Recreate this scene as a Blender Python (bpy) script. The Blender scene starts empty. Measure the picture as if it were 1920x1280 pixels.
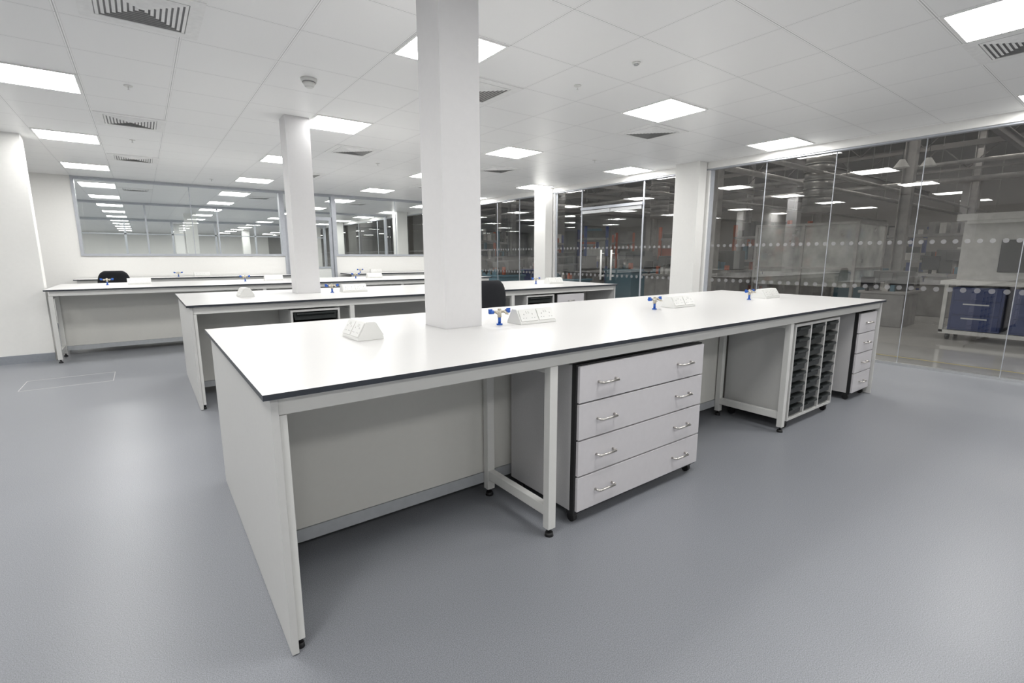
import bpy, bmesh, math, random
from mathutils import Vector, Matrix
random.seed(4)
S=bpy.context.scene; COL=S.collection
H=2.72
# ------------------------------------------------------------ materials
def nodes(name):
    m=bpy.data.materials.new(name); m.use_nodes=True
    nt=m.node_tree; b=nt.nodes['Principled BSDF']
    return m,nt,b
def mat(name,col,rough=.5,metal=0.,var=.04,scale=30.,bump=0.,spec=.5):
    m,nt,b=nodes(name)
    n=nt.nodes.new('ShaderNodeTexNoise'); n.inputs['Scale'].default_value=scale; n.inputs['Detail'].default_value=4
    tc=nt.nodes.new('ShaderNodeTexCoord'); nt.links.new(tc.outputs['Object'],n.inputs['Vector'])
    r=nt.nodes.new('ShaderNodeValToRGB')
    c=Vector(col)
    r.color_ramp.elements[0].position=.3; r.color_ramp.elements[1].position=.7
    r.color_ramp.elements[0].color=(*(c*(1-var)),1); r.color_ramp.elements[1].color=(*[min(1,x*(1+var)) for x in c],1)
    nt.links.new(n.outputs['Fac'],r.inputs['Fac']); nt.links.new(r.outputs['Color'],b.inputs['Base Color'])
    b.inputs['Roughness'].default_value=rough; b.inputs['Metallic'].default_value=metal
    b.inputs['Specular IOR Level'].default_value=spec
    if bump:
        bp=nt.nodes.new('ShaderNodeBump'); bp.inputs['Strength'].default_value=bump; bp.inputs['Distance'].default_value=.002
        nt.links.new(n.outputs['Fac'],bp.inputs['Height']); nt.links.new(bp.outputs['Normal'],b.inputs['Normal'])
    return m
def emis(name,col,st):
    m,nt,b=nodes(name)
    b.inputs['Base Color'].default_value=(*col,1); b.inputs['Emission Color'].default_value=(*col,1); b.inputs['Emission Strength'].default_value=st
    return m
def math_(nt,op,a,b=None):
    n=nt.nodes.new('ShaderNodeMath'); n.operation=op
    for i,x in enumerate((a,b)):
        if x is None: continue
        if isinstance(x,(int,float)): n.inputs[i].default_value=x
        else: nt.links.new(x,n.inputs[i])
    return n.outputs[0]
def glassmat(name,tint,dots=False,base=.06,axis='Y'):
    m=bpy.data.materials.new(name); m.use_nodes=True; nt=m.node_tree; nt.nodes.clear()
    out=nt.nodes.new('ShaderNodeOutputMaterial')
    tr=nt.nodes.new('ShaderNodeBsdfTransparent'); tr.inputs['Color'].default_value=(*tint,1)
    gl=nt.nodes.new('ShaderNodeBsdfGlossy'); gl.inputs['Roughness'].default_value=0.0
    ge=nt.nodes.new('ShaderNodeNewGeometry')
    dp=nt.nodes.new('ShaderNodeVectorMath'); dp.operation='DOT_PRODUCT'
    nt.links.new(ge.outputs['Normal'],dp.inputs[0]); nt.links.new(ge.outputs['Incoming'],dp.inputs[1])
    c=math_(nt,'ABSOLUTE',dp.outputs['Value'])
    f=math_(nt,'ADD',math_(nt,'MULTIPLY',math_(nt,'POWER',math_(nt,'SUBTRACT',1.,c),5.),1-base),base)
    mx=nt.nodes.new('ShaderNodeMixShader'); nt.links.new(f,mx.inputs[0]); nt.links.new(tr.outputs[0],mx.inputs[1]); nt.links.new(gl.outputs[0],mx.inputs[2])
    last=mx.outputs[0]
    if dots:
        tc=nt.nodes.new('ShaderNodeTexCoord'); sp=nt.nodes.new('ShaderNodeSeparateXYZ'); nt.links.new(tc.outputs['Object'],sp.inputs[0])
        masks=[]
        for zc,sz,rr,op in ((.93,.115,.027,.5),(1.46,.10,.024,.6)):
            y=math_(nt,'MULTIPLY',math_(nt,'SUBTRACT',math_(nt,'FRACT',math_(nt,'DIVIDE',sp.outputs[axis],sz)),.5),sz)
            z=math_(nt,'SUBTRACT',sp.outputs['Z'],zc)
            d=math_(nt,'SQRT',math_(nt,'ADD',math_(nt,'MULTIPLY',y,y),math_(nt,'MULTIPLY',z,z)))
            masks.append(math_(nt,'MULTIPLY',math_(nt,'LESS_THAN',d,rr),op))
        mk=math_(nt,'MAXIMUM',*masks)
        df=nt.nodes.new('ShaderNodeBsdfTranslucent'); df.inputs['Color'].default_value=(.5,.5,.52,1)
        d2=nt.nodes.new('ShaderNodeBsdfDiffuse'); d2.inputs['Color'].default_value=(.6,.6,.62,1)
        m3=nt.nodes.new('ShaderNodeMixShader'); nt.links.new(df.outputs[0],m3.inputs[1]); nt.links.new(d2.outputs[0],m3.inputs[2])
        m2=nt.nodes.new('ShaderNodeMixShader'); nt.links.new(mk,m2.inputs[0]); nt.links.new(last,m2.inputs[1]); nt.links.new(m3.outputs[0],m2.inputs[2])
        last=m2.outputs[0]
    nt.links.new(last,out.inputs['Surface'])
    return m
def hazemat(name,col,fac):
    m=bpy.data.materials.new(name); m.use_nodes=True; nt=m.node_tree; nt.nodes.clear()
    out=nt.nodes.new('ShaderNodeOutputMaterial')
    tr=nt.nodes.new('ShaderNodeBsdfTransparent'); d=nt.nodes.new('ShaderNodeBsdfDiffuse')
    d.inputs['Color'].default_value=(*col,1)
    n=nt.nodes.new('ShaderNodeTexNoise'); n.inputs['Scale'].default_value=2.5; n.inputs['Detail'].default_value=5
    tc=nt.nodes.new('ShaderNodeTexCoord'); nt.links.new(tc.outputs['Object'],n.inputs['Vector'])
    f=math_(nt,'MULTIPLY',n.outputs['Fac'],fac*2)
    mx=nt.nodes.new('ShaderNodeMixShader'); nt.links.new(f,mx.inputs[0]); nt.links.new(tr.outputs[0],mx.inputs[1]); nt.links.new(d.outputs[0],mx.inputs[2])
    nt.links.new(mx.outputs[0],out.inputs['Surface']); return m
def floor_mat():
    m,nt,b=nodes('vinyl_floor')
    tc=nt.nodes.new('ShaderNodeTexCoord')
    n=nt.nodes.new('ShaderNodeTexNoise'); n.inputs['Scale'].default_value=300; n.inputs['Detail'].default_value=3; n.inputs['Roughness'].default_value=.6
    n2=nt.nodes.new('ShaderNodeTexNoise'); n2.inputs['Scale'].default_value=.6; n2.inputs['Detail'].default_value=3
    for q in (n,n2): nt.links.new(tc.outputs['Object'],q.inputs['Vector'])
    r=nt.nodes.new('ShaderNodeValToRGB'); e=r.color_ramp.elements
    e[0].position=.38; e[0].color=(.185,.194,.215,1); e[1].position=.62; e[1].color=(.315,.328,.355,1)
    nt.links.new(n.outputs['Fac'],r.inputs['Fac'])
    mx=nt.nodes.new('ShaderNodeMixRGB'); mx.blend_type='MULTIPLY'; mx.inputs[0].default_value=.15
    nt.links.new(r.outputs['Color'],mx.inputs[1]); nt.links.new(n2.outputs['Fac'],mx.inputs[2])
    nt.links.new(mx.outputs[0],b.inputs['Base Color'])
    b.inputs['Roughness'].default_value=.36; b.inputs['Specular IOR Level'].default_value=.5
    return m
PX,PY=.6075,.62
def ceil_mat():
    m,nt,b=nodes('ceiling_tiles')
    tc=nt.nodes.new('ShaderNodeTexCoord'); sp=nt.nodes.new('ShaderNodeSeparateXYZ'); nt.links.new(tc.outputs['Object'],sp.inputs[0])
    ds=[]
    for ax,o,p in (('X',4.30-PX/2,PX),('Y',2.91,PY)):
        f=math_(nt,'FRACT',math_(nt,'DIVIDE',math_(nt,'SUBTRACT',math_(nt,'ADD',sp.outputs[ax],p*100),o),p))
        d=math_(nt,'MULTIPLY',math_(nt,'SUBTRACT',.5,math_(nt,'ABSOLUTE',math_(nt,'SUBTRACT',f,.5))),p)
        ds.append(d)
    d=math_(nt,'MINIMUM',*ds)
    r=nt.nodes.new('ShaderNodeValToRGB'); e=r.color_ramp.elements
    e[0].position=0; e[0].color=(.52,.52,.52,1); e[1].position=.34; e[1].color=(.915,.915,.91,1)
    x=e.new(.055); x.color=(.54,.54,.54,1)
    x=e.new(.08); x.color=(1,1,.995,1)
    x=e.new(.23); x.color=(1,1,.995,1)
    x=e.new(.26); x.color=(.74,.74,.74,1)  # tile bevel shade painted into the colour as a darker line beside each joint
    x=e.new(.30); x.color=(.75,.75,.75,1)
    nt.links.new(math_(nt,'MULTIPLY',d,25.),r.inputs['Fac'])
    nt.links.new(r.outputs['Color'],b.inputs['Base Color'])
    b.inputs['Roughness'].default_value=.35; b.inputs['Specular IOR Level'].default_value=.5
    return m
M={}
M['floor']=floor_mat(); M['ceil']=ceil_mat()
M['wall']=mat('wall_paint',(.86,.855,.83),.6,var=.01)
M['col']=mat('column_paint',(.69,.685,.69),.55,var=.01)
M['skirt']=mat('skirting_vinyl',(.28,.30,.33),.5)
M['frame']=mat('grey_frame',(.46,.48,.52),.4,.2)
M['alu']=mat('aluminium',(.6,.61,.62),.35,.8)
M['top']=mat('white_laminate',(.66,.655,.645),.3,var=.008,scale=80)
M['edge']=mat('dark_laminate_edge',(.03,.035,.045),.4)
M['panel']=mat('cream_panel',(.65,.645,.61),.5,var=.01)
M['endp']=mat('end_panel_white',(.57,.57,.56),.5,var=.01)
M['steel']=mat('painted_steel',(.68,.68,.66),.35,var=.01)
M['rail']=mat('grey_rail',(.45,.47,.49),.4,.2)
M['unit']=mat('unit_board',(.52,.515,.52),.5,var=.05,scale=220,bump=.1)
M['front']=mat('drawer_front',(.60,.585,.605),.45,var=.015)
M['black']=mat('black_plastic',(.012,.012,.013),.45)
M['tray']=mat('dark_tray',(.025,.03,.03),.35)
M['chrome']=mat('brushed_nickel',(.6,.58,.55),.3,1.)
M['pod']=mat('white_plastic',(.76,.76,.74),.35,var=.005)
M['slot']=mat('slot_dark',(.25,.25,.25),.5)
M['blue']=mat('blue_plastic',(.015,.10,.45),.35)
M['cream']=mat('brass_valve',(.50,.46,.38),.35,.4)
M['vent']=mat('vent_white',(.88,.88,.87),.45)
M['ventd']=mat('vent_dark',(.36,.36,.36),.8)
M['fabric']=mat('black_fabric',(.012,.013,.017),.9,var=.3,scale=300,bump=.4)
M['light']=emis('light_diffuser',(1,.99,.97),25.0)
M['glass']=glassmat('hall_glass',(.90,.90,.89),True,.13)
M['glassfar']=glassmat('partition_glass',(.94,.96,.95),False,.06)
# hall
M['hfloor']=mat('hall_floor',(.46,.455,.44),.08,var=.06,scale=2,spec=.8)
M['hwall']=mat('hall_wall',(.26,.25,.24),.8,var=.1,scale=.6)
M['hroof']=mat('hall_roof',(.10,.092,.085),.8,var=.2,scale=1)
M['hsteel']=mat('hall_steel',(.13,.12,.115),.5,.2,var=.1)
M['hgalv']=mat('galvanised_duct',(.38,.37,.36),.35,.5,var=.15,scale=6)
M['horange']=mat('orange_paint',(.45,.10,.04),.5)
M['hblue']=mat('blue_paint',(.03,.06,.24),.45)
M['hnavy']=mat('navy_paint',(.022,.038,.13),.45)
M['hteal']=mat('teal_paint',(.10,.20,.26),.5)
M['hwhite']=mat('offwhite_panel',(.55,.55,.53),.5,var=.1,scale=8)
M['hgrey']=mat('machine_grey',(.28,.275,.27),.5,var=.2,scale=4)
M['hdark']=mat('machine_dark',(.09,.09,.09),.5,var=.2,scale=4)
M['hyellow']=mat('yellow_paint',(.5,.42,.16),.5)
M['screen']=mat('black_screen',(.008,.008,.010),.25,spec=.3)
M['hlight']=emis('hall_tube',(1,.96,.90),62.)
M['haze']=hazemat('cloudy_sheet',(.80,.83,.80),.46)
# ------------------------------------------------------------ builders
def off(p):
    v=Vector((0,0,0))
    while p is not None: v+=p.location; p=p.parent
    return v
class B:
    def __init__(s): s.bm=bmesh.new()
    def box(s,x0,x1,y0,y1,z0,z1,mi=0,side=None):
        vs=[s.bm.verts.new(c) for c in ((x0,y0,z0),(x1,y0,z0),(x1,y1,z0),(x0,y1,z0),(x0,y0,z1),(x1,y0,z1),(x1,y1,z1),(x0,y1,z1))]
        for k,q in enumerate(((0,3,2,1),(4,5,6,7),(0,1,5,4),(1,2,6,5),(2,3,7,6),(3,0,4,7))):
            f=s.bm.faces.new([vs[i] for i in q]); f.material_index=(side if (side is not None and k>1) else mi)
        return s
    def cyl(s,p0,p1,r,r2=None,seg=16,mi=0,cap=True):
        p0=Vector(p0);p1=Vector(p1);r2=r if r2 is None else r2
        d=(p1-p0).normalized(); a=Vector((0,0,1)) if abs(d.z)<.9 else Vector((1,0,0))
        u=d.cross(a).normalized(); w=d.cross(u)
        A=[];C=[]
        for i in range(seg):
            t=2*math.pi*i/seg; e=u*math.cos(t)+w*math.sin(t)
            A.append(s.bm.verts.new(p0+e*r)); C.append(s.bm.verts.new(p1+e*r2))
        for i in range(seg):
            f=s.bm.faces.new((A[i],C[i],C[(i+1)%seg],A[(i+1)%seg])); f.material_index=mi; f.smooth=True
        if cap:
            f=s.bm.faces.new(A); f.material_index=mi; f=s.bm.faces.new(C[::-1]); f.material_index=mi
        return s
    def tube(s,pts,r,seg=10,mi=0):
        for a,b in zip(pts,pts[1:]): s.cyl(a,b,r,seg=seg,mi=mi)
        for p in pts[1:-1]: s.ball(p,r,mi)
        return s
    def ball(s,p,r,mi=0,sc=(1,1,1)):
        g=bmesh.ops.create_uvsphere(s.bm,u_segments=12,v_segments=8,radius=r)
        for v in g['verts']:
            v.co=Vector((v.co.x*sc[0],v.co.y*sc[1],v.co.z*sc[2]))+Vector(p)
        for v in g['verts']:
            for f in v.link_faces: f.material_index=mi; f.smooth=True
        return s
    def prism(s,poly,a0,a1,axis='X',mi=0):
        def P(a,q):
            return {'X':(a,q[0],q[1]),'Y':(q[0],a,q[1]),'Z':(q[0],q[1],a)}[axis]
        A=[s.bm.verts.new(P(a0,q)) for q in poly]; C=[s.bm.verts.new(P(a1,q)) for q in poly]
        n=len(poly)
        for i in range(n):
            f=s.bm.faces.new((A[i],A[(i+1)%n],C[(i+1)%n],C[i])); f.material_index=mi
        f=s.bm.faces.new(A[::-1]); f.material_index=mi; f=s.bm.faces.new(C); f.material_index=mi
        return s
    def quad(s,pts,mi=0):
        f=s.bm.faces.new([s.bm.verts.new(p) for p in pts]); f.material_index=mi; return s
    def done(s,name,mats,parent=None,bevel=0,label=None,recalc=True):
        if recalc: bmesh.ops.recalc_face_normals(s.bm,faces=s.bm.faces[:])
        o_=off(parent)
        if o_.length: bmesh.ops.translate(s.bm,verts=s.bm.verts[:],vec=-o_)
        me=bpy.data.meshes.new(name); s.bm.to_mesh(me); s.bm.free()
        o=bpy.data.objects.new(name,me); COL.objects.link(o)
        for k in (mats if isinstance(mats,(list,tuple)) else [mats]): me.materials.append(M[k])
        if parent: o.parent=parent
        if bevel:
            b=o.modifiers.new('bevel','BEVEL'); b.width=bevel; b.segments=2; b.limit_method='ANGLE'
        if label: o['label']=label
        return o
def thing(name,label,cat,loc,group=None):
    o=bpy.data.objects.new(name,None); o.location=loc; o.empty_display_size=.1; COL.objects.link(o)
    o['label']=label; o['category']=cat
    if group: o['group']=group
    return o
def tag(o,label,cat,group=None,kind=None):
    o['label']=label; o['category']=cat
    if group: o['group']=group
    if kind: o['kind']=kind
    return o
def struct(o,label=None):
    o['kind']='structure'
    if label: o['label']=label
    return o
def dup(root,loc,rot=0.,label=None):
    def rec(o,par):
        c=o.copy(); COL.objects.link(c)
        if par is not None: c.parent=par; c.matrix_parent_inverse=Matrix.Identity(4)
        for k in o.children[:]: rec(k,c)
        return c
    r=rec(root,None); r.location=loc; r.rotation_euler=(0,0,rot)
    if label: r['label']=label
    return r
# ------------------------------------------------------------ room shell
XL,XR,YF,YB=-5.,7.2,-4.,12.
YE=38.
struct(B().box(XL,XR+.05,YF,YE,-.1,0).done('floor','floor'),'blue-grey speckled vinyl floor')
struct(B().box(XL,XR+.1,YF,YE,H,H+.1).done('ceiling','ceil'),'white metal tile suspended ceiling')
struct(B().box(XL-.1,XL,YF,YE,0,H).done('wall_left','wall'))
struct(B().box(XL,XR,YF-.1,YF,0,H).done('wall_rear','wall'))
struct(B().box(XL,-1.0,8.32,8.52,0,H).done('wall_stub','wall'),'white painted partition wall')
struct(B().box(XL,-1.0,8.30,8.32,0,.1).done('baseboard_stub','skirt'))
w=B()
w.box(XL,-.88,YB,YB+.12,0,H); w.box(-.88,2.60,YB,YB+.12,0,1.30)
w.box(3.74,6.9,YB,YB+.12,0,1.30); w.box(6.9,7.12,YB,YB+.12,0,H)
struct(w.done('wall_far','wall'),'white painted wall with long glazed openings')
struct(B().box(XL,2.60,YB-.015,YB,0,.1).box(3.74,7.1,YB-.015,YB,0,.1).done('baseboard_far','skirt'))
def frame(name,x0,x1,z0,z1,y,t=.06,d=.16,verts=(),mk='frame',vw=.006,trans=None):
    f=B(); f.box(x0,x1,y-.02,y-.02+d,z0,z0+t).box(x0,x1,y-.02,y-.02+d,z1-t,z1)
    f.box(x0,x0+t,y-.02,y-.02+d,z0+t,z1-t).box(x1-t,x1,y-.02,y-.02+d,z0+t,z1-t)
    for v in verts: f.box(v-vw,v+vw,y+.03,y+.05,z0+t,z1-t)
    if trans: f.box(x0+t,x1-t,y+.03,y+.05,trans-.02,trans+.02)
    return struct(f.done(name,mk))
frame('trim_1',-.88,2.60,1.30,H,YB,t=.045,verts=(.9,))
struct(B().quad([(-.835,YB+.05,1.345),(2.555,YB+.05,1.345),(2.555,YB+.05,H-.045),(-.835,YB+.05,H-.045)]).done('window_1','glassfar'))
frame('trim_2',3.74,6.9,1.30,H,YB,t=.045,verts=(5.3,))
struct(B().quad([(3.785,YB+.05,1.345),(6.855,YB+.05,1.345),(6.855,YB+.05,H-.045),(3.785,YB+.05,H-.045)]).done('window_2','glassfar'))
frame('trim_3',2.60,3.74,0,H,YB,t=.05)
d=B().box(2.66,2.72,YB+.02,YB+.06,.02,2.2).box(3.62,3.68,YB+.02,YB+.06,.02,2.2).box(2.72,3.62,YB+.02,YB+.06,.02,.12).box(2.72,3.62,YB+.02,YB+.06,2.12,2.2)
d.quad([(2.72,YB+.04,.12),(3.62,YB+.04,.12),(3.62,YB+.04,2.12),(2.72,YB+.04,2.12)],1)
struct(d.done('door_1',['frame','glassfar']))
struct(B().quad([(2.65,YB+.04,2.2),(3.69,YB+.04,2.2),(3.69,YB+.04,2.67),(2.65,YB+.04,2.67)]).done('window_3','glassfar'))
# next rooms
frame('trim_4',-4.9,7.1,.9,H,16.9,t=.05,verts=(-3.2,-1.5,.2,1.9,3.6,5.3),vw=.02)
struct(B().box(-4.9,7.1,16.9,17.02,0,.9).done('wall_inner_partition','wall'))
struct(B().quad([(-4.85,16.95,.95),(7.05,16.95,.95),(7.05,16.95,H-.05),(-4.85,16.95,H-.05)]).done('window_4','glassfar'))
frame('trim_far_frame',-4.9,7.1,0,H,24.2,t=.08,verts=(-3.4,-1.9,-.4,1.1,2.6,4.1,5.6),vw=.035,trans=2.15)
struct(B().box(XL,XR,YE,YE+.1,0,H).done('wall_end','wall'))
for i,(xx,yy) in enumerate(((6.75,15.2),(6.75,21.6),(6.75,25.),(1.3,20.2),(-2.6,20.2),(1.3,27.),(-2.6,27.),(4.6,20.2),(4.6,31.))):
    tag(B().box(xx,xx+.35,yy,yy+.35,0,H).done('column','wall'),'square white structural column in the adjoining room','column','columns in the adjoining room')
# ------------------------------------------------------------ glazed wall X=7.2
ZG=2.605
struct(B().box(7.13,7.3,YF,YE,ZG+.02,H).done('wall_right_header','wall'),'white bulkhead above glazing')
struct(B().box(7.15,7.24,YF,YE,ZG,ZG+.02).done('trim_5','frame'))
struct(B().box(7.16,7.24,YF,YE,0,.03).done('trim_6','alu'))
def colm(x0,x1,y0,y1,z0,z1,lab,mk='wall'):
    return tag(B().box(x0,x1,y0,y1,z0,z1).done('column',mk,bevel=.004),lab,'column')
colm(6.92,7.12,4.48,4.90,0,H,'square white column standing against the glazed partition')
struct(B().box(7.15,7.25,4.45,4.90,.03,ZG).done('trim_7','wall'))
colm(6.92,7.12,8.05,8.42,0,H,'square white column standing against the glazed partition')
struct(B().box(7.15,7.25,8.03,8.42,.03,ZG).done('trim_8','wall'))
n=10
def pane(y0,y1,z0=.03,z1=ZG):
    global n
    n+=1
    struct(B().quad([(7.2,y0,z0),(7.2,y1,z0),(7.2,y1,z1),(7.2,y0,z1)]).done('window_%d'%n,'glass'))
def mull(y,wd=.006):
    global n
    n+=1
    struct(B().box(7.193,7.207,y-wd/2,y+wd/2,.03,ZG).done('trim_%d'%n,'frame'))
ys=[4.40,3.60,2.72,1.82,.92,.02,-.9,-1.8,-2.7,-4.]
for a,b in zip(ys,ys[1:]): pane(b,a)
for y in ys[1:-1]: mull(y)
mull(4.42,.06)
for a,b in ((4.93,5.72),(7.25,8.0)): pane(a,b)
mull(4.93,.05); mull(8.0,.05); mull(5.72,.03); mull(7.25,.03)
ys=[8.45,9.3,10.2,11.1,12.0]
for a,b in zip(ys,ys[1:]): pane(a,b)
for y in ys[:-1]: mull(y,.012)
pane(12.1,20); pane(20,YE)
for y in (12.06,14,16,18,20,22,24,26,28): mull(y,.04)
struct(B().box(7.16,7.24,5.72,7.25,2.2,2.25).done('trim_9','frame')); pane(5.75,7.22,2.25,ZG)
for k,(a,b,hy) in enumerate(((5.75,6.48,6.36),(6.49,7.22,6.62))):
    D=B().quad([(7.2,a,.04),(7.2,b,.04),(7.2,b,2.19),(7.2,a,2.19)],0).box(7.18,7.22,a,b,.04,.12,1).box(7.18,7.22,a,b,2.13,2.19,1)
    D=struct(D.done('door_%d'%(k+2),['glass','alu']))
    hd=B().cyl((7.12,hy,.85),(7.12,hy,1.42),.018,seg=12).cyl((7.12,hy,.92),(7.2,hy,.92),.01).cyl((7.12,hy,1.35),(7.2,hy,1.35),.01)
    struct(hd.done('handle','steel',D))
hb=B(); 
for q in ((-1.1,-.37,6.55,6.556),(-1.1,-.37,7.046,7.052),(-1.1,-1.094,6.55,7.05),(-.376,-.37,6.55,7.05)): hb.box(*q,0,.0012)
struct(hb.done('trim_10','endp'))
# ------------------------------------------------------------ ceiling fittings
lp=thing('light_panel','square recessed white led ceiling light panel','ceiling light',(4.30,3.22,H),'recessed ceiling light panels')
x,y=4.30,3.22; r=.297; q=.28
B().box(x-r,x+r,y-r,y-q,H-.008,H).box(x-r,x+r,y+q,y+r,H-.008,H).box(x-r,x-q,y-q,y+q,H-.008,H).box(x+q,x+r,y-q,y+q,H-.008,H).done('frame','vent',lp)
B().quad([(x-q,y-q,H-.005),(x-q,y+q,H-.005),(x+q,y+q,H-.005),(x+q,y-q,H-.005)]).done('diffuser','light',lp,label='glowing opal diffuser',recalc=False)
Y_=3.22-2.48*2
while Y_<YE-1:
    for i in range(-3,2):
        X_=4.30+2.43*i
        if X_<-4 or X_>7: continue
        if abs(Y_-YB)<.4 or abs(Y_-16.96)<.35 or abs(Y_-24.2)<.4: continue
        if i==0 and abs(Y_-3.22)<.01: continue
        dup(lp,(X_,Y_,H))
    Y_+= 2.48
def vent():
    v=thing('ceiling_vent','square white louvred ceiling air diffuser','air vent',(4.93,3.84,H),'louvred ceiling air diffusers')
    x,y=4.93,3.84
    f=B(); r=.298;q=.225
    f.box(x-r,x+r,y-r,y-q,H-.006,H).box(x-r,x+r,y+q,y+r,H-.006,H).box(x-r,x-q,y-q,y+q,H-.006,H).box(x+q,x+r,y-q,y+q,H-.006,H)
    f.done('frame','vent',v)
    B().box(x-q,x+q,y-q,y+q,H-.0015,H-.0005).done('duct_shade_sheet','ventd',v)  # flat grey sheet, its tone stands in for the darkness inside the duct
    l=B()
    for k in range(8):
        o=.220-k*.027; i=o-.017
        if i<=0: break
        zo=H-.006; zi=H-.011
        A=[(x+sx*o,y+sy*o,zo) for sx,sy in((-1,-1),(1,-1),(1,1),(-1,1))]
        C=[(x+sx*i,y+sy*i,zi) for sx,sy in((-1,-1),(1,-1),(1,1),(-1,1))]
        for a in range(4):
            b=(a+1)%4; l.quad([A[a],A[b],C[b],C[a]])
    l.done('louvre','vent',v)
    return v
v=vent()
v.location=(4.91,3.84,H)
for p in ((.06,6.9),(.06,9.42),(2.47,6.94),(2.48,3.84),(4.91,.76),(4.91,6.94),(.15,3.80),(2.47,9.42),(4.91,9.42),(.05,13.7),(2.47,13.7),(4.91,13.7)):
    dup(v,(p[0],p[1],H))
sd=thing('smoke_detector','round white ceiling smoke detector','smoke detector',(1.24,4.41,H))
B().cyl((1.24,4.41,H-.025),(1.24,4.41,H),.06,.065,seg=28).done('base','pod',sd)
B().cyl((1.24,4.41,H-.06),(1.24,4.41,H-.03),.035,.05,seg=28).cyl((1.24,4.41,H-.068),(1.24,4.41,H-.06),.025,.035,seg=28).done('sensor_head','pod',sd)
B().cyl((1.24,4.41,H-.032),(1.24,4.41,H-.024),.052,seg=28).done('vent_ring','slot',sd)
sp=thing('sprinkler','small white ceiling sprinkler head','sprinkler',(.06,5.5,H),'ceiling sprinkler heads')
B().cyl((.06,5.5,H-.005),(.06,5.5,H),.032,seg=20).done('rose','pod',sp)
B().cyl((.06,5.5,H-.034),(.06,5.5,H-.005),.006,seg=10).cyl((.06,5.5,H-.038),(.06,5.5,H-.034),.013,seg=14).done('deflector','vent',sp)
for p in ((.06,7.94),(1.2,11.),(3.10,3.21),(3.09,5.1),(3.09,7.6),(5.6,5.4)): dup(sp,(*p,H))
dm=thing('ceiling_sensor','flat round ceiling sensor','sensor',(3.10,2.59,H))
B().cyl((3.10,2.59,H-.012),(3.10,2.59,H),.028,.032,seg=20).done('base','pod',dm)
B().cyl((3.10,2.59,H-.02),(3.10,2.59,H-.012),.016,.02,seg=20).done('sensor_head','alu',dm)
# ------------------------------------------------------------ columns through benches
for y0 in (2.36,5.60):
    cc=B(); cc.box(1.31,1.55,y0,y0+.24,0,H)
    tag(cc.done('column','col'),'square white boxed column rising through the worktop','column','columns rising through worktops')
# ------------------------------------------------------------ benches
def foot(x,y,par,r=.022):
    return B().cyl((x,y,.0),(x,y,.018),r,r*.8,seg=16).cyl((x,y,.018),(x,y,.05),.008,seg=10).done('foot','black',par,label='black levelling foot')
def legframe(par,x,yf,yr,w=.045):
    s=1 if yr>yf else -1
    f=B()
    def yb(a,b): return (min(a,b),max(a,b))
    f.box(x,x+w,*yb(yf,yf+s*.04),.04,.82); f.box(x,x+w,*yb(yr,yr-s*.04),.04,.82)
    f.box(x+.004,x+w-.004,*yb(yf+s*.04,yr-s*.04),.10,.15); f.box(x+.004,x+w-.004,*yb(yf+s*.04,yr-s*.04),.785,.82)
    o=f.done('leg_frame','steel',par,bevel=.002)
    r=.022 if w>.03 else .013
    foot(x+w/2,yf+s*.02,o,r); foot(x+w/2,yr-s*.02,o,r)
def bench(x0,x1,y0,y1,holes,frames,label,double=True,ends=(True,False),seams=None):
    b=thing('lab_bench',label,'lab bench',((x0+x1)/2,(y0+y1)/2,0),'white laboratory benches')
    t=B(); cur=x0
    for (a,c,e,g) in holes:
        t.box(cur,a,y0,y1,.882,.9,0,1); t.box(a,c,y0,e,.882,.9,0,1); t.box(a,c,g,y1,.882,.9,0,1); cur=c
    t.box(cur,x1,y0,y1,.882,.9,0,1)
    t.done('worktop',['top','edge'],b,label='white laminate worktop with dark edge')
    B().box(x0+.046,x1-.046,y0+.035,y0+.065,.822,.88).box(x0+.046,x1-.046,y0+.032,y0+.036,.864,.88).done('apron_rail','steel',b)
    if double: B().box(x0+.046,x1-.046,y1-.065,y1-.035,.822,.88).done('apron_rail','steel',b)
    if ends[0]: 
        B().box(x0+.022,x0+.044,y0+.022,y1-.022,.005,.881).done('end_panel','endp',b,bevel=.001)
    if ends[1]: B().box(x1-.044,x1-.022,y0+.022,y1-.022,.005,.881).done('end_panel','endp',b,bevel=.001)
    ycl=(y0+y1)/2 
    pys=[(ycl-.235,1)]+([(ycl+.235-.018,-1)] if double else [])
    if not double: pys=[(y1-.1,1)]
    xs=seams or [x0+.05]+[f+.022 for f in frames]+[x1-.05]
    for py,sg in pys:
        for a,c in zip(xs,xs[1:]):
            B().box(a+.002,c-.002,py,py+.018,.13,.82).done('back_panel','panel',b)
        B().box(x0+.05,x1-.05,py-.006,py+.022,.07,.128).done('bottom_rail','rail',b)
    for fx in frames:
        wd=.024 if (ends[0] and fx<x0+.1) else .045
        legframe(b,fx,y0+.035,pys[0][0]-.008,wd)
        if double: legframe(b,fx,y1-.035,pys[1][0]+.026,wd)
    return b
b1=bench(.24,5.50,1.53,3.165,[(1.308,1.552,2.358,2.602)],[.2845,1.385,3.68],'long white island lab bench with dark-edged worktop',ends=(True,True),seams=[.33,1.407,2.56,3.70,4.6,5.45])
b2=bench(.25,5.50,4.77,6.405,[(1.308,1.552,5.598,5.842)],[.2945,1.60,3.60],'long white island lab bench pierced by a square column',ends=(True,True))
b3=bench(-.98,5.50,8.0,9.63,[],[-.95,1.4,3.6,5.42],'long white lab bench with open leg frames',ends=(False,False))
b4=bench(-.98,2.58,11.25,11.97,[],[-.95,.9,2.5],'single-sided white bench against the glazed wall',double=False,ends=(False,False))
b5=bench(3.8,6.85,11.25,11.97,[],[3.83,5.2,6.78],'single-sided white bench against the glazed wall',double=False,ends=(False,False))
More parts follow.
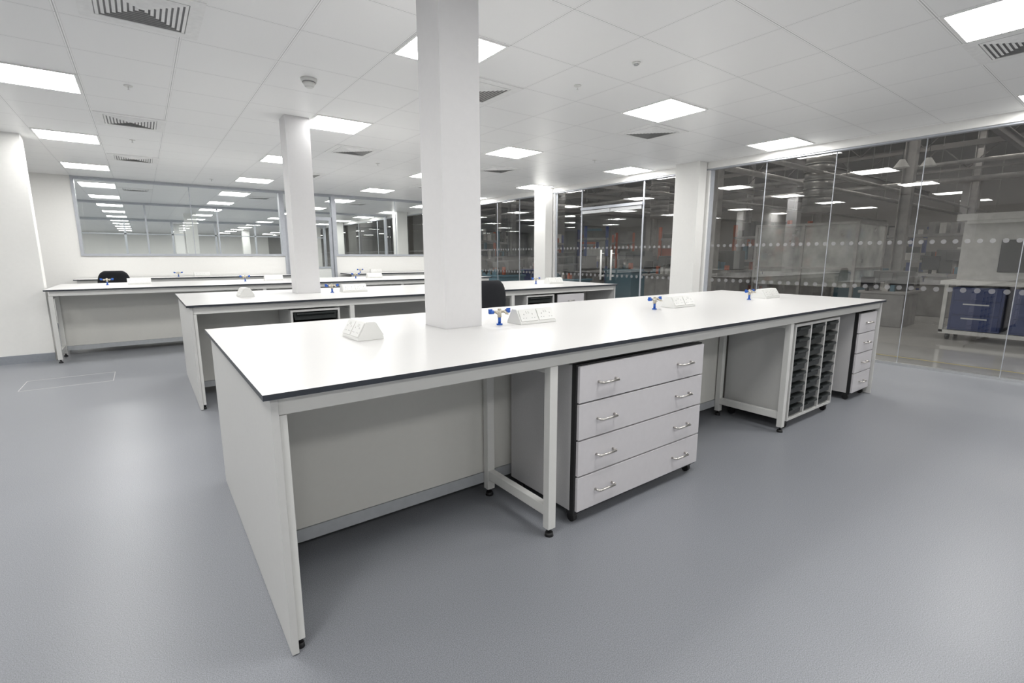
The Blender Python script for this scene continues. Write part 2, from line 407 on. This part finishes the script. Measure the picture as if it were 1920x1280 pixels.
# ------------------------------------------------------------ drawer units
def caster(x,y,par):
    return B().cyl((x-.012,y,.024),(x+.012,y,.024),.024,seg=16).box(x-.018,x+.018,y-.022,y+.022,.04,.068).done('caster','black',par,label='black swivel caster')
def drawerunit(x0,x1,y0,y1,label,nh,z0=.068,z1=.800,nd=4):
    u=thing('drawer_unit',label,'drawer unit',((x0+x1)/2,(y0+y1)/2,0))
    B().box(x0,x1,y0+.035,y1,z0,z1).done('body','unit',u)
    B().box(x0,x1,y0+.008,y0+.0345,z0-.012,z1+.004).done('edge_gasket','black',u,label='black carcass edging behind the fronts')
    hh=(z1-z0)/nd
    for i in range(nd):
        a=z0+i*hh
        dr=B().box(x0+.010,x1-.003,y0-.008,y0+.0075,a+.004,a+hh-.004).done('drawer','front',u,bevel=.001)
        W=x1-x0
        for hx in ([x0+W*.19,x1-W*.19] if nh==2 else [(x0+x1)/2]):
            hz=a+hh*.5; w_=.06 if nh==2 else .05; y_=y0-.008
            B().tube([(hx-w_,y_,hz),(hx-w_,y_-.022,hz),(hx-w_+.008,y_-.03,hz),(hx+w_-.008,y_-.03,hz),(hx+w_,y_-.022,hz),(hx+w_,y_,hz)],.006).done('handle','chrome',dr,label='brushed metal bow handle')
    for cx in (x0+.03,x1-.03):
        for cy in (y0+.045,y1-.05): caster(cx,cy,u)
    return u
drawerunit(1.555,2.575,1.57,2.08,'wide pale grey mobile unit with four drawers, under bench',2)
drawerunit(5.03,5.44,1.58,2.08,'narrow pale grey mobile pedestal with four drawers',1)
def trayunit(x0,x1,y0,y1,cols,label,rows=8,z0=.068,z1=.805,fill=None):
    u=thing('tray_unit',label,'tray storage unit',((x0+x1)/2,(y0+y1)/2,0))
    t=.018; f=B()
    f.box(x0,x1,y0,y1,z0,z0+t).box(x0,x1,y0,y1,z1-t,z1).box(x0,x1,y1-t,y1,z0+t,z1-t)
    cw=(x1-x0-t)/cols
    for i in range(cols+1): f.box(x0+i*cw,x0+i*cw+t,y0,y1-t,z0+t,z1-t)
    f.done('body','endp',u)
    first=None; rh=(z1-z0-2*t)/rows
    fill=range(rows) if fill is None else fill
    for i in range(cols):
        for j in fill:
            tx=x0+i*cw+t; tz=z0+t+j*rh
            if first is None:
                a,c=tx+.004,tx+cw-t-.004; zt=tz+rh-.010; zb=tz+rh*.12
                q=B(); q.box(a,c,y0+.004,y1-.04,zt-.01,zt)
                q.prism([(a+.006,zt-.01),(a+.016,zb),(c-.016,zb),(c-.006,zt-.01)],y0+.012,y1-.06,'Y')
                q.prism([(y0-.012,zt-.014),(y0-.012,zt),(y0+.02,zt),(y0+.02,zt-.035),(y0+.008,zt-.03)],a+.03,c-.03,'X')
                first=q.done('tray','tray',u,label='dark plastic storage tray'); fx,fz=tx,tz
            else:
                o=first.copy(); COL.objects.link(o); o.parent=u; o.matrix_parent_inverse=Matrix.Identity(4); o.location=(tx-fx,0,tz-fz)
    for cx in (x0+.04,x1-.04):
        for cy in (y0+.04,y1-.05): caster(cx,cy,u)
    return u
trayunit(3.78,4.58,1.575,2.08,3,'white mobile rack holding three columns of dark trays')
trayunit(1.05,1.50,4.81,5.32,1,'white mobile rack with dark plastic trays')
trayunit(3.84,4.30,4.81,5.32,1,'white mobile rack with dark plastic trays')
drawerunit(4.36,4.86,4.82,5.32,'pale grey mobile pedestal with four drawers',1)
# ------------------------------------------------------------ socket pods
def pod():
    u=thing('socket_pod','white bench-top power socket housing with sloping faces','power socket',(0,0,0),'bench-top power socket housings')
    L=.138; W=.068; T=.022; hz=.088
    prof=[(-W,0),(-W,.012),(-T,hz),(T,hz),(W,.012),(W,0)]
    B().prism(prof,-L,L,'X').done('housing','pod',u,bevel=.002)
    for s in (-1,1):
        a=Vector((0,s*-W,.012)); b=Vector((0,s*-T,hz)); dr=(b-a).normalized(); nr=Vector((0,-s*dr.z,abs(dr.y)))
        def pt(x,k,h): return Vector((x,a.y,a.z))+dr*k+nr*h
        for cx in (-.068,.068):
            pl=B()
            def slab(x0,x1,k0,k1,h0,h1,mi):
                lo=[pt(x0,k0,h0),pt(x1,k0,h0),pt(x1,k1,h0),pt(x0,k1,h0)]; hi=[pt(x0,k0,h1),pt(x1,k0,h1),pt(x1,k1,h1),pt(x0,k1,h1)]
                pl.quad(lo[::-1],mi); pl.quad(hi,mi)
                for i in range(4): pl.quad([lo[i],lo[(i+1)%4],hi[(i+1)%4],hi[i]],mi)
            slab(cx-.063,cx+.063,.006,.08,.0005,.006,0)
            for sx in (-.032,.032):
                slab(cx+sx-.002,cx+sx+.002,.046,.054,.006,.0066,1)
                slab(cx+sx-.013,cx+sx-.007,.024,.027,.006,.0066,1)
                slab(cx+sx+.007,cx+sx+.013,.024,.027,.006,.0066,1)
            slab(cx-.012,cx-.004,.056,.070,.006,.009,0); slab(cx+.004,cx+.012,.056,.070,.006,.009,0)
            pl.done('socket_plate',['pod','slot'],u,label='white double three-pin socket plate')
    return u
pd=pod(); pd.location=(1.885,2.31,.9)
for (x,y,r) in ((3.42,2.33,0),(4.86,2.33,0),
                (1.90,5.55,0),(3.42,5.57,0),(4.86,5.45,0),(-.06,8.9,0),(1.72,8.9,0),(3.45,8.9,0),(.95,11.75,0),(4.6,11.75,0)):
    dup(pd,(x,y,.9),r)
def pod1(loc):
    p=dup(pd,loc,math.pi/2+.03,'white bench-top power socket housing facing the bench end'); p.scale=(.76,.95,1); return p
pod1((.845,2.37,.9)); pod1((.80,5.55,.9))
def tap():
    u=thing('gas_tap','two-way laboratory gas tap with blue levers','gas tap',(0,0,0),'laboratory gas taps')
    B().cyl((0,0,0),(0,0,.008),.018,seg=20).cyl((0,0,.008),(0,0,.05),.009,seg=16).done('base','blue',u,label='blue tap base collar')
    q=B().cyl((0,0,.045),(0,0,.088),.012,seg=16).cyl((0,0,.088),(0,0,.096),.012,.008,seg=16)
    q.cyl((-.05,0,.078),(.05,0,.078),.008,seg=14)
    for s in (-1,1):
        q.cyl((s*.03,0,.078),(s*.03,-.045,.066),.007,.004,seg=12)
        q.cyl((s*.03,-.028,.071),(s*.03,-.032,.0698),.0085,seg=12)
    q.done('valve_body','cream',u,bevel=0,label='brass valve body')
    for s in (-1,1):
        B().cyl((s*.045,0,.078),(s*.072,0,.078),.012,.011,seg=16).box(*( (s*.054,s*.076) if s>0 else (s*.076,s*.054)),-.005,.005,.074,.096).done('lever','blue',u,label='blue lever handle')
    return u
tp=tap(); tp.location=(1.655,2.33,.9)
for (x,y) in ((3.09,2.31),(4.50,2.31),(1.66,5.55),(3.09,5.55),(4.56,5.5),(-.42,8.9),(1.3,8.9),(3.1,8.9),(.55,11.72),(4.2,11.72)):
    dup(tp,(x,y,.9))
# ------------------------------------------------------------ chairs
def chair():
    c=thing('office_chair','black fabric office swivel chair pushed to a bench','chair',(0,0,0),'black office chairs')
    st=B()
    st.box(-.23,.23,-.22,.22,.46,.53); st.done('seat','fabric',c,bevel=.03)
    bk=B(); N=9; rows=[(.62,.17),(.66,.205),(.80,.225),(.94,.215),(1.03,.18),(1.065,.12)]
    gf=[];gb=[]
    for z,hw in rows:
        rf=[];rb=[]
        for i in range(N):
            t=-1+2*i/(N-1); x=hw*t; y=-.24-.03*(1-t*t)-.05*max(0,(z-.62))
            e=.5 if z in(.62,1.065) else 1
            rf.append(bk.bm.verts.new((x,y+.035*e*(1-.6*t*t),z))); rb.append(bk.bm.verts.new((x,y-.03*e*(1-.6*t*t),z)))
        gf.append(rf);gb.append(rb)
    for k in range(len(rows)-1):
        for i in range(N-1):
            bk.bm.faces.new((gf[k][i],gf[k][i+1],gf[k+1][i+1],gf[k+1][i])); bk.bm.faces.new((gb[k][i+1],gb[k][i],gb[k+1][i],gb[k+1][i+1]))
        bk.bm.faces.new((gf[k][0],gf[k+1][0],gb[k+1][0],gb[k][0])); bk.bm.faces.new((gf[k][-1],gb[k][-1],gb[k+1][-1],gf[k+1][-1]))
    for i in range(N-1):
        bk.bm.faces.new((gf[0][i],gb[0][i],gb[0][i+1],gf[0][i+1])); bk.bm.faces.new((gf[-1][i],gf[-1][i+1],gb[-1][i+1],gb[-1][i]))
    for f in bk.bm.faces: f.smooth=True
    o=bk.done('backrest','fabric',c); o.modifiers.new('s','SUBSURF').levels=1; o.modifiers['s'].render_levels=1
    B().tube([(0,-.05,.44),(0,-.27,.46),(0,-.31,.55),(0,-.30,.75)],.018).done('back_support','black',c)
    B().cyl((0,0,.12),(0,0,.3),.03).cyl((0,0,.3),(0,0,.46),.016).done('gas_stem','black',c)
    bs=B()
    for k in range(5):
        a=2*math.pi*k/5; bs.cyl((0,0,.12),(.27*math.cos(a),.27*math.sin(a),.075),.024,.014,seg=8)
    bs.done('star_base','black',c)
    for k in range(5):
        a=2*math.pi*k/5; x,y=.27*math.cos(a),.27*math.sin(a)
        B().cyl((x-.018,y,.027),(x+.018,y,.027),.027,seg=14).cyl((x,y,.04),(x,y,.075),.008).done('caster','black',c)
    return c
ch=chair(); ch.location=(2.74,4.30,0)
c2=dup(ch,(-.42,10.62,0),.1)
# ------------------------------------------------------------ hall beyond the glass
HX=34.;HY0=-8.;HY1=44.;HZ=7.
struct(B().box(7.25,HX,HY0,HY1,-.12,-.02).done('floor_hall','hfloor'),'polished grey concrete hall floor')
struct(B().box(HX,HX+.1,HY0,HY1,0,HZ).done('wall_hall_far','hwall'))
struct(B().box(7.25,HX,HY1,HY1+.1,0,HZ).done('wall_hall_end','hwall'))
struct(B().box(7.25,HX,HY0-.1,HY0,0,HZ).done('wall_hall_near','hwall'))
struct(B().box(7.3,HX,HY0,HY1,HZ,HZ+.1).done('ceiling_hall','hroof'))
struct(B().box(7.2,7.3,HY0,HY1,H+.1,HZ).done('wall_hall_side','hwall'))
struct(B().box(7.9,7.94,HY0,HY1,-.02,-.018).done('trim_floor_line','hyellow'))
def truss(x,z=4.6):
    t=B(); y0,y1=-2,36
    t.box(x-.05,x+.05,y0,y1,z,z+.09); t.box(x-.05,x+.05,y0,y1,z+1.0,z+1.09)
    y=y0
    while y<y1-1:
        t.cyl((x,y,z+.08),(x,y+.9,z+1.0),.022,seg=6); t.cyl((x,y+.9,z+1.0),(x,y+1.8,z+.08),.022,seg=6); y+=1.8
    for y in (0,12,24,34): t.box(x-.05,x+.05,y-.05,y+.05,z+1.09,HZ)
    return tag(t.done('roof_truss','hsteel'),'dark steel lattice roof truss','roof truss','steel roof trusses')
for x in (10.5,15.5,20.5,26.): truss(x)
def beam(y,z,x0=8,x1=33,h=.22):
    t=B().box(x0,x1,y-.07,y+.07,z,z+.03).box(x0,x1,y-.07,y+.07,z+h,z+h+.03).box(x0,x1,y-.01,y+.01,z+.03,z+h)
    return tag(t.done('steel_beam','hsteel'),'dark steel roof i-beam','beam','steel roof beams')
for y,z in ((3.,4.33),(8.,4.33),(13.,4.33),(19,4.33),(26,4.33),(33,4.33)): beam(y,z)
for (x,y) in ((10.9,6.6),(15.9,10.2),(15.9,4.3),(12.,16.),(21.,8.4),(21.,16.),(26.5,5.),(26.5,14.),(17,24.),(10.9,12.6)):
    t=B().box(x-.12,x+.12,y-.12,y-.10,-.02,6.9).box(x-.12,x+.12,y+.10,y+.12,-.02,6.9).box(x-.01,x+.01,y-.1,y+.1,-.02,6.9).box(x-.2,x+.2,y-.2,y+.2,-.02,0)
    tag(t.done('steel_column','hgalv'),'grey steel stanchion in the workshop hall','steel column','steel stanchions')
def duct(x,y,z0,z1,r=.3):
    t=B(); z=z0
    while z<z1:
        t.cyl((x,y,z),(x,y,min(z+.18,HZ)),r,seg=24); t.cyl((x,y,min(z+.18,HZ-.01)),(x,y,min(z+.2,HZ)),r*1.06,seg=24); z+=.2
    return tag(t.done('duct','hgalv'),'galvanised spiral ventilation duct','duct','ventilation ducts')
duct(14.,5.65,2.4,7.,.32); duct(9.6,8.6,3.2,7.,.22); duct(19.,14.2,3,7.,.4)
for (y,z,r) in ((5.1,3.2,.05),(6.6,3.35,.07),(9.7,3.2,.05),(15.2,3.3,.08)):
    t=B().cyl((8,y,z),(33,y,z),r,seg=10)
    for x in (9.3,14.2,22,31.5): t.cyl((x,y,z),(x,y,HZ),.01,seg=6)
    tag(t.done('pipe','hgalv'),'long overhead service pipe','pipe','overhead service pipes')
for (x,z,r) in ((9.,3.65,.05),(13.,3.9,.12),(18.,3.8,.06),(23.,3.9,.1)):
    t=B().cyl((x,-2,z),(x,36,z),r,seg=10)
    for y in (-1,5.8,12,17.8,31.5): t.cyl((x,y,z),(x,y,HZ),.01,seg=6)
    tag(t.done('pipe','hgalv'),'long overhead service pipe','pipe','overhead service pipes')
hl=thing('strip_light','long suspended fluorescent strip light','strip light',(12,6,6.2),'suspended strip lights')
B().box(11.92,12.08,5.1,6.9,6.22,6.30).done('housing','hsteel',hl)
B().quad([(11.94,5.12,6.21),(11.94,6.88,6.21),(12.06,6.88,6.21),(12.06,5.12,6.21)]).done('tube','hlight',hl,recalc=False)
B().cyl((12,5.4,6.3),(12,5.4,7.),.008,seg=6).cyl((12,6.6,6.3),(12,6.6,7.),.008,seg=6).done('hanger','hsteel',hl)
for x in (9.8,14.5,19.,24.,30.):
    for y in (-2.2,1.4,6.,10.9,16.6,23.,30.):
        dup(hl,(x,y,6.2))
pl=thing('pendant_lamp','conical white metal pendant lamp in the hall','pendant lamp',(11.7,3.3,2.95),'conical pendant lamps')
B().cyl((11.7,3.3,2.95),(11.7,3.3,3.1),.13,.04,seg=20,cap=False).done('lamp_shade','hwhite',pl)
B().cyl((11.7,3.3,3.1),(11.7,3.3,7.),.006,seg=6).done('cable','black',pl)
B().ball((11.7,3.3,3.0),.04).done('bulb','pod',pl)
dup(pl,(11.9,2.95,2.95))
# workstation with blue drawers
ws=thing('workstation','white workshop workstation with navy drawers and dark monitor','workstation',(10.5,1.,-.02))
B().box(10.15,11.,-.4,2.15,.86,.92).done('worktop','hwhite',ws)
B().box(10.85,10.9,-.4,2.1,.92,1.85).done('back_board','hwhite',ws)
B().box(10.4,10.95,-.4,2.12,1.85,1.95).box(10.45,10.55,-.3,2.0,1.80,1.85).done('canopy','hwhite',ws)
B().box(10.79,10.84,.75,1.62,1.05,1.55).done('monitor','screen',ws,bevel=.004)
B().box(10.2,10.95,-.35,2.1,.08,.14).box(10.2,10.25,2.05,2.1,.1,.86).box(10.9,10.95,2.05,2.1,.1,.86).done('frame','hwhite',ws)
for y in (1.45,.75,.05):
    cb=B().box(10.22,10.9,y-.05,y+.55,.15,.82).done('cabinet','hnavy',ws)
    for z in (.36,.58):
        B().box(10.205,10.22,y-.02,y+.52,z-.18,z+.02).done('drawer','hnavy',cb,bevel=.003)
        B().box(10.19,10.205,y+.1,y+.4,z-.03,z-.01).done('handle','alu',cb)
    B().box(10.205,10.22,y-.02,y+.52,.62,.80).done('drawer','hnavy',cb,bevel=.003)
for x in (10.3,10.85):
    for y in (-.2,1.0,2.0):
        B().cyl((x,y-.02,.04),(x,y+.02,.04),.06,seg=14).done('caster','black',ws)
# cloudy sheet enclosure
en=thing('test_enclosure','framed translucent sheet enclosure on the hall floor','enclosure',(13.2,5.2,-.02))
f=B()
for x in (12.5,14.2):
    for y in (4.15,5.25,6.35): f.box(x-.03,x+.03,y-.03,y+.03,-.02,2.05)
for z in (.1,1.0,2.0):
    for x in (12.5,14.2): f.box(x-.025,x+.025,4.15,6.35,z,z+.05)
    for y in (4.15,6.35): f.box(12.5,14.2,y-.025,y+.025,z,z+.05)
f.done('frame','hgalv',en)
B().quad([(12.51,4.18,.62),(12.51,6.32,.62),(12.51,6.32,2.),(12.51,4.18,2.)]).quad([(12.53,4.15,.62),(14.17,4.15,.62),(14.17,4.15,2.),(12.53,4.15,2.)]).done('side_sheet','haze',en,label='cloudy translucent side sheets')
B().box(12.6,14.1,4.25,6.25,.6,.66).box(12.6,14.1,4.25,6.25,.98,1.02).done('shelf','hwhite',en)
def rack(x,y,rot,c='horange',label='orange industrial pallet rack stacked with boxes'):
    rk=thing('storage_rack',label,'storage rack',(x,y,-.02),'industrial storage racks')
    f=B()
    for dx in (-1.2,1.2):
        for dy in (-.4,.4): f.box(x+dx-.05,x+dx+.05,y+dy-.05,y+dy+.05,-.02,2.4)
    f.done('upright',c,rk)
    s=B()
    for z in (.3,1.1,1.9): s.box(x-1.25,x+1.25,y-.45,y+.45,z,z+.08)
    s.done('shelf','hgrey',rk)
    for z in (.38,1.18,1.98):
        for dx in (-1.0,-.72,-.44,-.15,.15,.44,.72,1.0):
            h=random.uniform(.12,.5); w_=random.uniform(.07,.12)
            B().box(x+dx-w_,x+dx+w_,y-.35,y+.35,z,z+h).done('crate',random.choice(['hgrey','hwhite','hteal','hdark','hgrey','hdark','horange']),rk)
    rk.rotation_euler=(0,0,rot)
    return rk
bl='blue industrial rack stacked with crates'; gr='grey industrial rack stacked with crates'
for a in ((17.2,8.3,1.2),(17.5,12.0,.3),(19.5,16.7,.8),(14.5,14.,.9,'hblue',bl),(23,11.,1.,'horange'),(24,7,1.3,'hblue',bl),(14,20,.6),(17,19.4,.6,'hblue',bl),(25,2.8,1.5),(11.5,18.2,.2,'hteal','teal industrial rack stacked with crates'),(20,4.6,1.3,'hgrey',gr),
          (22.5,14.5,.8,'hgrey',gr),(19.2,1.9,1.4,'hgrey',gr),(21.5,21.,.7,'horange'),(23.5,-.6,1.5,'hblue',bl)):
    rack(*a)
def machine(x,y,s,c,label):
    m=thing('machine',label,'machine',(x,y,-.02),'workshop machines')
    B().box(x-.6*s,x+.6*s,y-.5*s,y+.5*s,-.02,.85*s).box(x-.65*s,x+.65*s,y-.55*s,y+.55*s,.85*s,.92*s).done('base',c,m,bevel=.01)
    B().box(x-.1*s,x+.5*s,y-.4*s,y+.4*s,.92*s,1.45*s).box(x-.45*s,x-.1*s,y-.15*s,y+.15*s,1.2*s,1.4*s).done('head','hdark',m,bevel=.01)
    B().cyl((x-.3*s,y,.92*s),(x-.3*s,y,1.2*s),.05*s).done('spindle','chrome',m)
    B().box(x-.66*s,x-.6*s,y+.2*s,y+.5*s,1.*s,1.3*s).cyl((x-.6*s,y+.35*s,.92*s),(x-.6*s,y+.35*s,1.0*s),.03).done('control_panel','screen',m)
    for k in range(5):
        a,b_=random.uniform(-.55,-.2),random.uniform(-.45,.4); h=random.uniform(.08,.3)
        B().box(x+a*s,x+(a+.1)*s,y+b_*s,y+(b_+.09)*s,.92*s,(.92+h)*s).done('fixture',random.choice(['hwhite','chrome','hteal','horange']),m)
    return m
for a in ((11.6,3.2,.7,'hgrey'),(13.3,7.7,1.,'hgrey'),(12.0,9.9,1.,'hteal'),(10.4,11.1,.9,'hgrey'),(10.0,13.9,.9,'hteal'),(12.5,12.6,.9,'hgrey'),(16,6.6,1.1,'hgrey'),(9.8,15.6,.9,'hwhite'),(11.6,8.2,.9,'hgrey'),(14.5,2.8,1.,'hgrey'),(17.,1.6,1.2,'hgrey'),(9.0,12.4,.8,'hteal'),(18.6,10.,1.,'hgrey'),(20.5,12.6,1.,'hwhite'),(15.2,16.6,1.,'hgrey'),
          (13.9,9.6,.9,'hblue'),(14.2,11.3,.9,'hwhite'),(9.4,9.9,.75,'hteal'),(11.9,14.2,.9,'hblue'),(18.4,5.9,1.,'hteal'),(15.8,8.9,.7,'hwhite'),(13.6,.9,.9,'hgrey'),(16.6,-.6,1.1,'hteal')):
    machine(*a,'workshop machine tool on a painted base cabinet')
# ------------------------------------------------------------ world, camera
wd=bpy.data.worlds.new('w'); S.world=wd; wd.use_nodes=True
wd.node_tree.nodes['Background'].inputs[0].default_value=(.6,.6,.62,1); wd.node_tree.nodes['Background'].inputs[1].default_value=.2
cam=bpy.data.cameras.new('camera'); co=bpy.data.objects.new('camera',cam); COL.objects.link(co)
cam.sensor_width=36; cam.lens=36*913/1920; cam.clip_start=.02; cam.clip_end=200
co.location=(0,0,1.3)
co.rotation_euler=Vector((.6*.985,.8*.985,-.1726)).to_track_quat('-Z','Y').to_euler()
S.camera=co
S.view_settings.view_transform='Standard'
